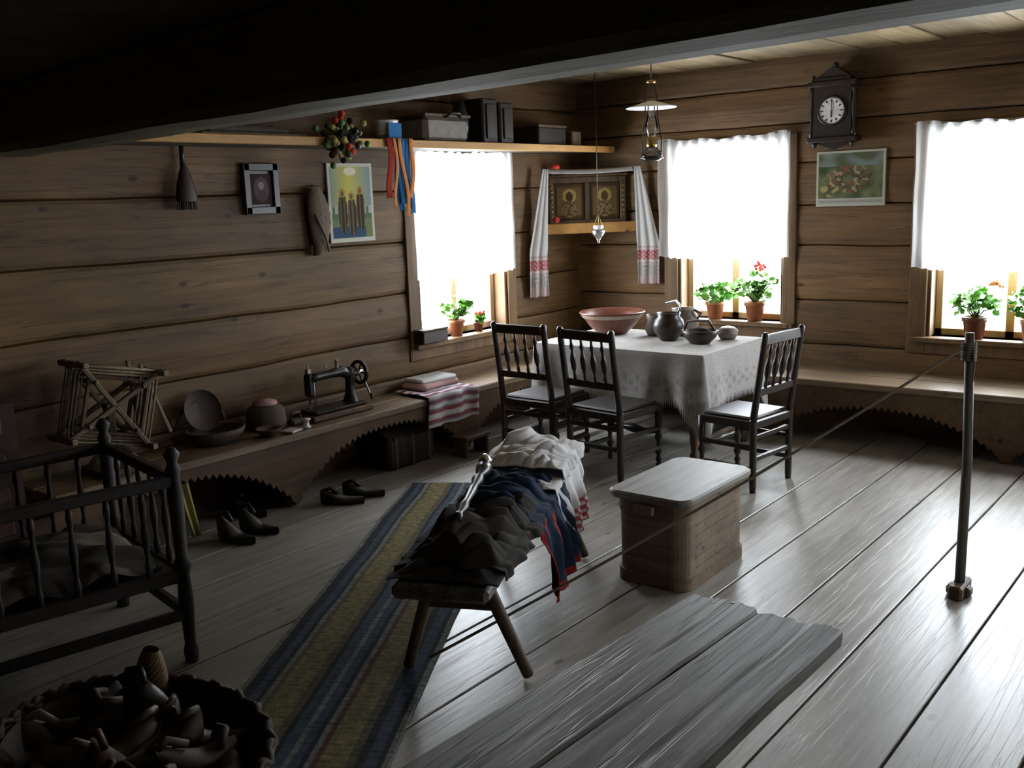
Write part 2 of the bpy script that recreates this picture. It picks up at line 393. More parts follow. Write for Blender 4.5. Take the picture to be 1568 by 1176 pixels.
b=B('wall_shelf'); b.box((.20,-2.35,2.12),(.38,4.62,.035),M_LOFT); b.box((.40,-2.35,2.12),(.022,4.62,.05),M_SHELF); b.done()

# ------------------------------------------------------------ shelf contents
b=B('storage_box'); b.box((.24,-2.04,2.225),(.26,.44,.17),M_CLAYG,bev=.03); b.box((.24,-2.04,2.315),(.28,.46,.02),M_MID)
b.tube([(.38,-2.08,2.30),(.41,-2.04,2.33),(.41,-1.96,2.33),(.38,-1.92,2.30)],.008,M_BLACK); b.done()
b=B('black_case'); b.box((.22,-1.53,2.30),(.20,.17,.32),M_DARK,bev=.012); b.box((.325,-1.53,2.30),(.012,.10,.24),M_DARK); b.box((.22,-1.34,2.29),(.20,.16,.30),M_DARK,bev=.012); b.box((.325,-1.34,2.29),(.012,.09,.22),M_DARK); b.lathe((.2,-1.72,2.14),[(0,0),(.06,0),(.065,.2),(.04,.27),(.03,.3),(0,.3)],M_BLACK,18); b.done()
b=B('cardboard_chest'); b.box((.2,-.78,2.21),(.24,.36,.145),M_DARK,bev=.01); b.box((.2,-.78,2.29),(.25,.37,.02),M_MID); b.box((.3,-.5,2.20),(.1,.13,.12),M_MID,bev=.01); b.done()
b=B('tin_bucket'); b.lathe((.3,-2.55,2.138),[(0,0),(.06,0),(.075,.13),(.08,.13),(.077,.12),(.06,.01)],M_ENAM,20); b.box((.375,-2.55,2.20),(.01,.12,.10),M_BLUE); b.done()
b=B('woven_mat'); b.box((.2,-3.6,2.15),(.3,.7,.02),M_BAST); b.box((.2,-3.62,2.18),(.26,.55,.04),M_FELT,bev=.015); b.done()
b=B('hanging_ribbons')
for i,(y,w,L,m) in enumerate([(-2.66,.05,.36,M_RIBR),(-2.61,.05,.44,M_BLUE),(-2.54,.06,.40,M_BLUE),(-2.50,.04,.46,M_BLUE),(-2.57,.03,.48,M_RIBO),(-2.47,.035,.42,M_RIBO),(-2.63,.025,.42,M_RIBO)]):
    b.grid(lambda u,v,y=y,w=w,L=L,i=i:(.428+.006*i*.5+.012*sin(v*5+i)*v,y+w*(u-.5)+.04*v*sin(i*2.1)+.012*sin(v*6+i),2.15-L*v-.03*abs(u-.5)*(v>.98)),3,14,m)
b.done(solid=.001)
b=B('dried_flower_bunch')
for i in range(80):
    y=-3.07+random.gauss(0,.085); z=2.16+random.gauss(0,.05)-abs(random.gauss(0,.03)); x=.43+random.gauss(0,.03)
    b.ell((x,y,z),(.02,.022,.02),random.choice([M_RIBR,M_YELF,M_FELT,M_MATTE,M_STEM,M_STEM,M_DARK,M_MATTE]),nu=7,nv=5,rot=(i,0,0))
for i in range(16):
    b.tube([(.43,-3.05,2.12),(.44,-3.05+random.uniform(-.06,.06),2.07),(.44,-3.04+random.uniform(-.05,.05),2.02)],[.004,.004,.012],random.choice([M_REDF,M_STEM,M_STEM,M_YELF]),5)
b.done()

# ------------------------------------------------------------ flat pictures
def lerp3(a,b_,t): return tuple(x+(y-x)*t for x,y in zip(a,b_))
def inel(u,v,cu,cv,ru,rv): return ((u-cu)/ru)**2+((v-cv)/rv)**2<1
def picture(b,pos,s0,s1,z0,z1,d,fn,nu=70,nv=90):
    b.grid(lambda u,v:pos(s0+(s1-s0)*u,d,z0+(z1-z0)*v),nu,nv,M_PAINT,False,colfn=fn)
def saints(u,v):
    if u<.05 or u>.95 or v<.05 or v>.96: return (.55,.55,.46)
    c=lerp3((.55,.50,.10),(.16,.27,.34),min(1,abs(u-.45)*1.8))
    if v<.45: c=(.11,.17,.10)
    if .36<v<.46 and sin(u*50)>-.2: c=(.42,.42,.36)
    if v<.30: c=(.17,.21,.10)
    if v<.2 and u<.8: c=(.05,.09,.15)
    for cu,hv in((.3,.60),(.5,.56),(.70,.63)):
        if inel(u,v,cu,hv-.22,.10,.27): c=(.055,.045,.032) if sin(u*70)>-.3 else (.15,.11,.065)
        if inel(u,v,cu,hv+.03,.08,.06): c=(.42,.32,.10)
        if inel(u,v,cu,hv+.02,.035,.04): c=(.2,.11,.06)
    if inel(u,v,.5,.9,.14,.05): c=(.7,.68,.5)
    return c
b=B('icon_poster'); picture(b,pL,-2.83,-2.44,1.51,2.015,.022,saints); b.box((.014,-2.635,1.762),(.008,.395,.51),M_CLAYW,bev=0); b.done()
def oldphoto(u,v):
    c=(.04,.028,.024)
    if inel(u,v,.5,.5,.36,.4): c=(.10,.075,.08)
    if inel(u,v,.5,.62,.13,.13): c=(.28,.22,.21)
    if inel(u,v,.5,.3,.22,.2): c=(.09,.055,.06)
    return c
b=B('framed_photograph'); picture(b,pL,-3.43,-3.28,1.77,1.95,.03,oldphoto,24,28)
for c,s in (((.025,-3.355,1.99),(.035,.25,.045)),((.025,-3.355,1.735),(.035,.25,.045)),((.025,-3.46,1.862),(.035,.045,.30)),((.025,-3.25,1.862),(.035,.045,.30))): b.box(c,s,M_DARK,bev=.004)
b.box((.012,-3.355,1.862),(.012,.24,.28),M_DARK,bev=0); b.done()
def battle(u,v):
    if u<.03 or u>.97 or v>.97: return (.45,.42,.33)
    if v<.14: return (.42,.42,.36) if v<.05 or v>.11 else (.30,.30,.26)
    a=nz(u*6,v*5,3); c=lerp3((.05,.07,.035),(.16,.17,.09),max(0,min(1,.5+a)))
    if v>.72: c=lerp3((.10,.11,.06),(.20,.23,.22),max(0,min(1,.5+nz(u*4,v*5)*1.5)))
    k=nz(u*13,v*11,8)
    if inel(u,v,.5,.48,.36,.24):
        if k>.15: c=(.30,.23,.13)
        elif k<-.3: c=(.24,.08,.05)
        elif k>.0: c=(.08,.055,.035)
    if inel(u,v,.2,.3,.14,.14) and k>0: c=(.34,.28,.12)
    return c
b=B('wall_print'); picture(b,pB,2.13,2.62,1.615,2.00,.022,battle,90,70); b.box((2.375,-.014,1.807),(.495,.01,.39),M_CLAYW,bev=0); b.done()
b=B('hanging_brush'); b.tube([(.04,-3.88,2.12),(.04,-3.885,1.99)],.014,M_DARK)
b.lathe((.06,-3.89,1.80),[(.06,0),(.065,.03),(.052,.10),(.030,.17),(.016,.20)],M_MID,14,sc=(.6,1),col=(.45,.3,.3)); b.lathe((.06,-3.89,1.80),[(0,0),(.06,0)],M_WICK,14,sc=(.6,1))
for k in range(30): 
    a=k*2.4; q=.055*sqrt(k/30); b.tube([(.06+.6*q*cos(a),-3.89+q*sin(a),1.81),(.06+.7*q*cos(a),-3.89+1.15*q*sin(a),1.755)],.003,M_WICK,4)
b.done()
b=B('hanging_bast_shoe')
def shoe_prof(u,v):
    z=1.86-.42*v; w=.045+.045*sin(pi*min(1,v*1.15))**.8*(1 if v<.9 else .9); a=2*pi*u
    return (.045+.03*cos(a)+.003*sin(a*6+v*50),-2.965+.03*sin(v*3)+w*sin(a),z)
b.grid(shoe_prof,20,30,M_BAST,True,colfn=lambda u,v:(.3,.27,.22) if sin(u*60)*sin(v*60)>0 else (.45,.4,.33))
b.tube([(.03,-2.95,1.84),(.02,-2.9,1.88),(.03,-2.97,1.87)],.006,M_ROPE)
b.tube([(.08,-3.0,1.7),(.09,-2.93,1.55),(.08,-2.9,1.46)],.008,M_ROPE); b.done()

# ------------------------------------------------------------ icon corner
b=B('icon_shelf'); P0=V((.02,-.47,0)); P1=V((.50,-.02,0)); A=(P1-P0).normalized(); Nn=V((A.y,-A.x,0))
vs=[(.01,-.55,1.47),(.58,-.01,1.47),(.01,-.01,1.47)]; vs=vs+[(x,y,1.495) for x,y,z in vs]
b.add(vs,[(0,1,2),(3,5,4),(0,3,4,1),(1,4,5,2),(2,5,3,0)],M_SHELF)
b.bar((.01,-.555,1.49),(.585,-.01,1.49),.018,.085,M_SHELF); b.done()
b=B('icon_case'); O=(P0+P1)/2+V((0,0,1.50))+Nn*.055; MI=Matrix(((A.x,-Nn.x,0,O.x),(A.y,-Nn.y,0,O.y),(0,0,1,O.z),(0,0,0,1)))
b.box((0,.075,.20),(.56,.05,.40),M_DARK,bev=.006,M=MI)
for c,s in (((0,.035,.03),(.64,.04,.06)),((0,.035,.385),(.64,.05,.05)),((0,.03,.42),(.68,.07,.02)),((-.30,.035,.21),(.05,.04,.32)),((.30,.035,.21),(.05,.04,.32)),((.0,.035,.21),(.035,.03,.32))): b.box(c,s,M_MID,bev=.008,M=MI)
for sgn in(-1,1):
    for k in range(7): b.ell((sgn*.30,.013,.09+k*.04),(.014,.008,.011),M_BRASS,M=MI,nu=8,nv=5)
def icon(u,v):
    c=(.07,.04,.02) if not(.08<u<.92 and .08<v<.92) else (.12,.08,.035)
    if inel(u,v,.5,.66,.25,.2): c=(.32,.24,.09)
    if inel(u,v,.5,.64,.13,.14): c=(.07,.035,.02)
    if inel(u,v,.5,.28,.3,.24): c=(.20,.15,.07) if nz(u*12,v*12)>0 else (.09,.05,.03)
    return c
for x0 in(-.265,.03): b.grid(lambda u,v:(x0+.235*u,.045,.07+.28*v),36,40,M_PAINT,False,M=MI,colfn=icon)
b.done()
b=B('easter_egg'); b.ell((.10,-.46,1.985),(.035,.05,.035),M_REDF); b.lathe((.10,-.46,1.935),[(.03,0),(.02,.02),(.03,.03)],M_ENAM,14); b.done()
b=B('red_apple'); b.ell((.125,-.50,1.565),(.03,.03,.028),M_RIBR); b.done()
def emb(u,v):
    if v>.70 and v<.80: 
        p=sin(u*28)*sin(v*170); return (.62,.10,.12) if p>-.35 else (.7,.66,.64)
    if v>.93 or (.80<v<.82) or (.68<v<.70): return (.6,.3,.3) if sin(u*60)>0 else (.7,.68,.66)
    if v>.82: return (.68,.66,.64) if sin(u*40+v*90)*sin(u*40-v*90)>-.1 else (.36,.33,.3)
    return (.85,.84,.83)
b=B('embroidered_towel')
def tl(cx,cy,ax,ay,ztop,zbot,flip):
    def fn(u,v):
        k=(.3+.7*min(1,v*1.6)); w=.185*k
        o=w*(u-.5)+flip*.09*(min(1,v*1.5)); q=.012*sin(u*16+v*3)*k
        return (cx+ax*o+ay*q,cy+ay*o-ax*q,ztop-(ztop-zbot)*v)
    b.grid(fn,24,60,M_WHITE,colfn=emb)
tl(.12,-.62,.35,.94,1.975,.95,-1); tl(.66,-.10,.94,.25,1.975,1.02,1)
b.grid(lambda u,v:(.12+.52*u+.03*v-.02,-.58+.46*u-.03*v,1.975-.012*sin(pi*u)-.035*v),30,3,M_WHITE)
b.done(solid=.002)
b=B('icon_lamp'); b.tube([(.60,-.60,H),(.602,-.6,2.1),(.605,-.6,1.60)],.003,M_DARK)
for k in range(3):
    a=k*2.1; b.tube([(.605,-.6,1.62),(.605+.05*cos(a),-.6+.05*sin(a),1.48)],.002,M_BRASS)
b.lathe((.605,-.6,1.38),[(0,0),(.012,.005),(.008,.02),(.03,.05),(.052,.08),(.056,.10),(.05,.11),(.045,.09)],M_STEEL,18)
b.lathe((.605,-.6,1.46),[(.035,0),(.04,.03),(.042,.06)],M_ENAM,16); b.done()
# ------------------------------------------------------------ wall clock
b=B('wall_clock'); cx=2.275
def cb(c,s,m=M_DARK,bev=.006): b.box(c,s,m,bev=bev)
cb((cx,-.08,2.27),(.27,.12,.36)); cb((cx,-.09,2.46),(.34,.15,.035)); cb((cx,-.09,2.08),(.34,.15,.035)); cb((cx,-.085,2.49),(.26,.12,.03))
b.add([(cx-.13,-.02,2.50),(cx+.13,-.02,2.50),(cx+.05,-.02,2.55),(cx,-.02,2.58),(cx-.05,-.02,2.55),(cx-.13,-.13,2.50),(cx+.13,-.13,2.50),(cx+.05,-.13,2.55),(cx,-.13,2.58),(cx-.05,-.13,2.55)],[(0,1,2,3,4),(5,9,8,7,6),(0,5,6,1),(1,6,7,2),(2,7,8,3),(3,8,9,4),(4,9,5,0)],M_DARK)
for sx in(-.15,.15):
    b.turned((cx+sx,-.12,2.09),(cx+sx,-.12,2.45),[(0,.014),(.1,.02),(.2,.01),(.5,.02),(.8,.01),(.9,.02),(1,.014)],M_DARK)
    b.turned((cx+sx,-.10,2.48),(cx+sx,-.10,2.53),[(0,.016),(.3,.02),(.5,.008),(.8,.016),(1,.002)],M_DARK); b.turned((cx+sx*.9,-.10,2.065),(cx+sx*.9,-.10,2.02),[(0,.016),(.4,.02),(1,.003)],M_DARK)
b.turned((cx,-.08,2.575),(cx,-.08,2.61),[(0,.02),(.5,.025),(1,.004)],M_DARK)
b.add([(cx-.15,-.10,2.07),(cx-.05,-.10,2.03),(cx,-.10,2.01),(cx+.05,-.10,2.03),(cx+.15,-.10,2.07),(cx-.15,-.06,2.07),(cx-.05,-.06,2.03),(cx,-.06,2.01),(cx+.05,-.06,2.03),(cx+.15,-.06,2.07)],[(0,1,2,3,4),(5,9,8,7,6),(0,5,6,1),(1,6,7,2),(2,7,8,3),(3,8,9,4)],M_DARK)
MC=Matrix.Translation((cx,-.141,2.275))@Euler((pi/2,0,0)).to_matrix().to_4x4()
b.lathe((0,0,0),[(0,.004),(.088,.004)],M_ENAM,40,M=MC); b.lathe((0,0,0),[(.086,0),(.09,.012),(.10,.012),(.105,0)],M_DARK,40,M=MC)
for k in range(12):
    a=k*pi/6; q=.070; b.box((q*cos(a),q*sin(a),.006),(.018,.008,.002),M_BLACK,rot=(0,0,a),bev=0,M=MC)
b.bar((0,0,.008),(.0,-.045,.008),.008,.002,M_BLACK,0,M=MC); b.bar((0,0,.010),(.004,.062,.010),.005,.002,M_BLACK,0,M=MC)
b.done()

# ------------------------------------------------------------ hanging kerosene lamp
b=B('hanging_kerosene_lamp'); X,Y=1.39,-1.10
b.tube([(X,Y,H),(X,Y,2.50)],.004,M_BLACK)
b.lathe((X,Y,2.49),[(0,.02),(.03,.012),(.035,0),(.02,-.005)],M_BRASS,18)
for sx in(-1,1):
    pts=[(X,Y,2.50)]+[(X+sx*q,Y,z) for q,z in((.03,2.46),(.045,2.38),(.05,2.25),(.075,2.12),(.078,2.03),(.05,2.0))]
    b.tube(pts,.004,M_BLACK)
b.lathe((X,Y,2.325),[(.03,.042),(.06,.034),(.12,.016),(.17,.002),(.174,.0),(.17,-.004),(.12,.010),(.06,.028),(.03,.036)],M_ENAM,36)
b.lathe((X,Y,2.125),[(.028,0),(.03,.03),(.045,.07),(.042,.10),(.028,.15),(.024,.24)],M_GLASS,24)
b.lathe((X,Y,2.06),[(0,0),(.03,0),(.038,.02),(.03,.035),(.034,.06),(.028,.07)],M_BRASS,20)
b.lathe((X,Y,1.97),[(0,0),(.05,0),(.066,.01),(.072,.03),(.068,.06),(.04,.085),(.025,.09)],M_GLASSB,24); b.lathe((X,Y,1.985),[(.08,0),(.083,.006),(.08,.012)],M_BLACK,24); b.lathe((X,Y,1.975),[(0,0),(.045,0),(.064,.012),(.066,.03),(0,.03)],M_CLAYG,20)
b.done()

# ------------------------------------------------------------ table with cloth
TX0,TX1,TY0,TY1,TZ=.72,2.05,-1.62,-.74,.735
b=B('dining_table'); b.box(((TX0+TX1)/2,(TY0+TY1)/2,TZ-.02),(TX1-TX0,TY1-TY0,.03),M_MID)
for x in(TX0+.10,TX1-.10):
    for y in(TY0+.08,TY1-.08):
        b.box((x,y,.62),(.07,.07,.2),M_MID); b.turned((x,y,0),(x,y,.53),[(0,.03),(.1,.035),(.15,.022),(.4,.035),(.6,.025),(.9,.035),(1,.035)],M_MID)
for x in(TX0+.10,TX1-.10): b.bar((x,TY0+.08,.12),(x,TY1-.08,.12),.04,.05,M_MID)
for y in(TY0+.08,TY1-.08): b.box(((TX0+TX1)/2,y,.64),(TX1-TX0-.2,.025,.11),M_MID)
b.done()
b=B('lace_tablecloth'); W,D=TX1-TX0,TY1-TY0
NP=560; vs=[];cs=[];fs=[]; tot=2*(W+D); rows=14
def perim(t):
    s=t*tot
    if s<W: return V((TX0+s,TY0,0)),V((0,-1,0)),min(s,W-s)
    s-=W
    if s<D: return V((TX1,TY0+s,0)),V((1,0,0)),min(s,D-s)
    s-=D
    if s<W: return V((TX1-s,TY1,0)),V((0,1,0)),min(s,W-s)
    s-=W; return V((TX0,TY1-s,0)),V((-1,0,0)),min(s,D-s)
for j in range(rows+1):
    for k in range(NP):
        p,n,e=perim(k/NP); s=k/NP*tot; corner=max(0,1-e/.16)
        drop=.30+.21*corner**1.3+.012*sin(s*9)
        if j==rows: drop+=.06*(k%2)+.01
        vv=j/(rows-1) if j<rows else 1
        ripple=.02*vv*sin(s*17+1.5*sin(s*5))+.015*vv*nz(s*5,vv)
        q=p+n*(.008+.03*vv*.6+ripple+.05*corner*vv); zc=TZ+.004-drop*vv
        if j==0: q=p+n*.004
        vs.append((q.x,q.y,zc)); dk=.72 if sin(s*60)*sin(vv*drop*80)>.3 and .5<vv<.92 else 1
        cs.append((dk,dk,dk))
for j in range(rows):
    for k in range(NP): k2=(k+1)%NP; fs.append((j*NP+k,j*NP+k2,(j+1)*NP+k2,(j+1)*NP+k))
b.add(vs,fs,M_LACE,True,cols=cs)
b.grid(lambda u,v:(TX0-.004+(W+.008)*u,TY0-.004+(D+.008)*v,TZ+.004+.003*nz(u*12,v*9)*(0<u<1 and 0<v<1)),50,36,M_LACE)
b.done(recalc=False)
TT=TZ+.008
b=B('clay_bowl'); b.lathe((.98,-1.0,TT),[(0,0),(.11,0),(.12,.012),(.17,.06),(.215,.12),(.235,.15),(.245,.155),(.24,.165),(.225,.16),(.20,.12),(.15,.05),(0,.02)],M_REDB,40)
b.lathe((.98,-1.0,TT),[(.2185,.122),(.238,.149)],M_CLAYW,40,col=(.8,.7,.6)); b.done()
b=B('clay_jug'); b.lathe((1.53,-1.13,TT),[(0,0),(.06,0),(.065,.01),(.10,.06),(.112,.10),(.10,.14),(.075,.165),(.085,.19),(.078,.19),(.065,.165),(.06,.15)],M_CLAYD,28)
b.tube([(1.60,-1.13,TT+.18),(1.62,-1.12,TT+.24),(1.56,-1.08,TT+.27),(1.48,-1.08,TT+.25)],.008,M_STEEL); b.done()
b=B('milk_pot'); b.lathe((1.33,-.98,TT),[(0,0),(.05,0),(.075,.05),(.078,.09),(.055,.12),(.062,.15),(.056,.15),(.05,.12)],M_CLAYG,24); b.done()
b=B('milk_pot'); b.lathe((1.50,-.86,TT),[(0,0),(.07,0),(.105,.06),(.11,.12),(.08,.165),(.088,.19),(.08,.19),(.07,.165)],M_CLAYG,24); b.tube([(1.61,-.86,TT+.12),(1.64,-.86,TT+.16),(1.59,-.86,TT+.18)],.01,M_CLAYG); b.done()
b=B('woven_bread_basket'); b.lathe((1.80,-1.18,TT),[(0,0),(.07,0),(.11,.04),(.13,.085),(.122,.09),(.10,.05),(0,.02)],M_CLAYD,24,sc=(1,.8))
b.ell((1.80,-1.18,TT+.07),(.08,.06,.04),M_MATTE); b.tube([(1.68,-1.18,TT+.08),(1.70,-1.17,TT+.14),(1.76,-1.17,TT+.15),(1.86,-1.17,TT+.15),(1.92,-1.18,TT+.08)],.009,M_MID); b.done()
b=B('butter_dish'); b.lathe((1.88,-.93,TT),[(0,0),(.05,0),(.07,.03),(.072,.06),(.068,.06)],M_CLAYG,20); b.ell((1.88,-.93,TT+.06),(.066,.066,.03),M_CLAYG); b.done()

# ------------------------------------------------------------ chairs
def chair(pos,rz,w=.41,dp=.40):
    b=B('dining_chair'); M=Matrix.Translation(V(pos))@Matrix.Rotation(rz,4,'Z'); hw=w/2; hb=.955
    def at(z): return 0 if z<.42 else -.075*(z-.42)/(hb-.42)
    for sx in(-1,1):
        b.turned((sx*hw,0,0),(sx*hw,0,.44),[(0,.018),(.08,.021),(.97,.022),(1,.022)],M_DARK,8,M)
        b.turned((sx*hw,0,.43),(sx*hw,at(hb),hb),[(0,.022),(.3,.021),(.9,.02),(.97,.022),(1,.012)],M_DARK,8,M)
        b.turned((sx*(hw-.005),dp,0),(sx*(hw-.005),dp,.42),[(0,.014),(.05,.02),(.1,.013),(.14,.022),(.20,.012),(.27,.025),(.34,.014),(.42,.014),(.5,.026),(.58,.014),(.64,.02),(.66,.022),(1,.022)],M_DARK,12,M)
        b.bar((sx*hw,0,.14),(sx*hw,dp,.14),.022,.028,M_DARK,M=M); b.bar((sx*hw,0,.27),(sx*hw,dp,.27),.022,.028,M_DARK,M=M)
    b.bar((-hw,at(.91),.91),(hw,at(.91),.91),.022,.06,M_DARK,M=M); b.bar((-hw,at(.60),.60),(hw,at(.60),.60),.02,.045,M_DARK,M=M)
    b.bar((-hw,0,.20),(hw,0,.20),.02,.03,M_DARK,M=M); b.bar((-hw,0,.33),(hw,0,.33),.02,.03,M_DARK,M=M)
    b.turned((-hw,dp,.24),(hw,dp,.24),[(0,.012),(.1,.012),(.18,.024),(.26,.012),(.38,.022),(.5,.03),(.62,.022),(.74,.012),(.82,.024),(.9,.012),(1,.012)],M_DARK,12,M)
    for k in range(4):
        x=-hw+w*(k+1)/5
        b.turned((x,at(.61),.61),(x,at(.89),.89),[(0,.009),(.12,.012),(.2,.007),(.32,.017),(.5,.020),(.62,.012),(.7,.008),(.8,.015),(.88,.008),(1,.009)],M_DARK,10,M)
    b.box((0,dp/2,.405),(w+.02,dp+.03,.05),M_DARK,M=M,bev=.006); b.box((0,dp/2+.005,.437),(w-.02,dp-.01,.022),M_LEATH,M=M,bev=.01)
    b.done()
chair((.985,-2.06,0),0.0); chair((1.56,-2.12,0),radians(-6)); chair((2.56,-1.72,0),radians(83),.40,.36)

# ------------------------------------------------------------ bentwood box
b=B('bentwood_box')
def rrect(hx,hy,rad,n=6):
    o=[]
    for cx_,cy_,a0 in((hx-rad,hy-rad,0),(-hx+rad,hy-rad,pi/2),(-hx+rad,-hy+rad,pi),(hx-rad,-hy+rad,3*pi/2)):
        for k in range(n+1): a=a0+pi/2*k/n; o.append((cx_+rad*cos(a),cy_+rad*sin(a)))
    return o
def loft(rings,mat,col=(1,1,1)):
    vs=[];fs=[];n=len(rings[0][0])
    for ring,z in rings: vs+= [(2.755+x,-3.16+y,z) for x,y in ring]
    for i in range(len(rings)-1):
        for k in range(n): k2=(k+1)%n; fs.append((i*n+k,i*n+k2,(i+1)*n+k2,(i+1)*n+k))
    fs.append(list(range(n))[::-1]); fs.append([(len(rings)-1)*n+k for k in range(n)])
    b.add(vs,fs,mat,False,col=col)
loft([(rrect(.178,.30,.07),.0),(rrect(.18,.302,.07),.40)],M_BOX)
loft([(rrect(.188,.31,.075),.002),(rrect(.188,.31,.075),.055)],M_BOX,(.8,.75,.7))
loft([(rrect(.186,.308,.075),.335),(rrect(.186,.308,.075),.395)],M_BOX,(.85,.8,.75))
loft([(rrect(.205,.335,.06),.402),(rrect(.21,.34,.06),.41),(rrect(.21,.34,.06),.428),(rrect(.20,.33,.06),.436)],M_LID)
for z in (.09,.14,.19,.24,.29): b.bar((2.937,-3.36,z),(2.937,-2.95,z+.01),.004,.004,M_BOX,0)
b.bar((2.70,-3.50,.37),(2.80,-3.50,.37),.02,.04,M_BOX); b.done()

# ------------------------------------------------------------ plank stool with clothes
N0=V((2.745,-4.83,0)); N1=V((2.03,-3.28,0)); a_=(N1-N0).normalized(); n_=V((a_.y,-a_.x,0)); ST=.46; LL=(N1-N0).length
b=B('plank_bench')
MB=Matrix(((a_.x,n_.x,0,N0.x),(a_.y,n_.y,0,N0.y),(0,0,1,0),(0,0,0,1)))
b.box((LL/2,0,ST-.028),(LL,.35,.055),M_GREY,bev=.015,M=MB)
for q,lean in((.22,-.03),(LL-.25,.08)):
    for sg in(-1,1): b.turned(MB@V((q,sg*.09,ST-.03)),MB@V((q+lean+ (.10 if q<1 else 0),sg*.235,.014)),[(0,.028),(.1,.026),(.9,.022),(1,.022)],M_MID if q<1 else M_GREY,8)
    b.bar(MB@V((q+.02,-.12,.30)),MB@V((q+.02,.12,.30)),.03,.03,M_MID)
b.done()
def drape(name,u0,u1,hl,hr,mat,amp,seed,lift=.006,w=.34,fr=5,colfn=None,rip=.02,nu=90,nv=90,flare=.0,matfn=None,skew=0,dome=0,dirn=0.6):
    b=B(name); tot=hl+w+hr; ca,sa=cos(dirn),sin(dirn)
    def fold(al,c):
        x=al+.12*nz(al*3,c*3,seed); y=c+.12*nz(al*3+7,c*3,seed)
        p=x*ca+y*sa; q=-x*sa+y*ca
        f=.62*min(1,2.4*abs(nz(p*fr*.55,q*fr*1.7,seed)))+.38*min(1,2.4*abs(nz(p*fr*1.3+3,q*fr*3.2,seed+4)))
        return f
    def fn(u,v):
        c=-hl-w/2+tot*v; al=u0+(u1-u0)*u+skew*c+.03*nz(v*4,seed)*(1 if 0<u<1 else 1.6); hw=w/2+.012
        rd=fold(al,c)
        if abs(c)<=hw:
            e=min(1,(hw-abs(c))/.06,max(0,min(u,1-u))*7+.1)
            return MB@V((al,c,ST+lift+(amp*rd+dome*(1-(c/hw)**2))*e))
        sg=1 if c>0 else -1; dd=abs(c)-hw
        k=min(1,dd/.15); out=hw+.012+rip*k*(1+sin(al*38+seed*3+2*nz(al*3,seed)))+flare*dd+amp*.3*rd
        return MB@V((al+.03*k*nz(al*6,dd*4,seed),sg*out,ST+lift-dd*.97))
    b.grid(fn,nu,nv,mat,True,colfn=colfn,matfn=matfn); b.done(solid=.004)
drape('folded_white_shirt',LL-.50,LL-.0,.09,.07,M_WHITE,.075,5,lift=.085,fr=5,dome=.02)
def embs(u,v):
    if v>.72: 
        return (.65,.12,.12) if sin(u*40)*sin(v*110)>-.1 and v>.82 else (1,1,1)
    return (1,1,1)
drape('embroidered_shirt',LL-.68,LL-.10,.04,.30,M_WHITE,.03,9,lift=.04,fr=5,colfn=embs,flare=.1)
def navym(u,v): 
    if v>.55 and (.12<u<.2 or .0<u<.04): return M_REDC
    if v>.955: return M_REDC
    if .30<u<.42 and .58<v<.75: return M_REDC
    return M_NAVY
drape('navy_sarafan',LL-1.06,LL-.46,.06,.36,M_NAVY,.075,13,lift=.02,fr=5,flare=.12,matfn=navym,dome=.05,dirn=1.2)
drape('grey_trousers',.13,LL-.86,.03,.05,M_GREYC,.10,17,lift=.02,fr=5.5,dome=.03,dirn=.9)
drape('black_coat',.03,.62,.02,.02,M_MATTE,.03,21,lift=.010,fr=5)
b=B('carved_distaff'); q0=MB@V((.30,-.02,ST+.14)); q1=MB@V((.86,-.06,ST+.19))
b.turned(q0,q1,[(0,.018),(.05,.022),(.12,.012),(.2,.024),(.3,.014),(.5,.02),(.6,.014),(.7,.026),(.8,.014),(.88,.03),(.95,.034),(1,.01)],M_BLACK,12)
b.turned(q1,q1+V((0,0,.05)),[(0,.02),(.5,.03),(1,.008)],M_STEEL,12); b.done()

# ------------------------------------------------------------ rug
b=B('striped_rug'); r0=V((.66,-2.88,0)); ra=V((.513,-.859,0)).normalized(); rn=V((.859,.513,0)).normalized(); RW,RL=.68,3.7
st=[(.03,3),(.09,1),(.13,2),(.16,1),(.19,3),(.22,5),(.37,0),(.41,5),(.44,1),(.50,2),(.53,3),(.57,2),(.60,1),(.63,3),(.66,4),(.80,0),(.84,5),(.88,1),(.94,2),(.97,1),(1.01,3)]
def rmat(u,v):
    for e,k in st:
        if u<e: return RUG[k]
    return RUG[0]
def rcol(u,v):
    k=.75+.5*nz(u*20,v*160)+.15*sin(v*900); t=max(.35,min(1.25,k))
    return (t,t,t)
b.grid(lambda u,v:tuple(r0+rn*(RW*u+.012*nz(v*8,1))+ra*(RL*v)+V((0,0,.006+.004*max(0,nz(u*2,v*14,5))))),68,260,RUG[0],False,colfn=rcol,matfn=rmat)
for k in range(50):
    p=r0+rn*(RW*(k+.5)/50); b.tube([p+V((0,0,.006)),p-ra*.03+V((0,0,.004))],.002,RUG[3],4)
b.done(solid=.006)

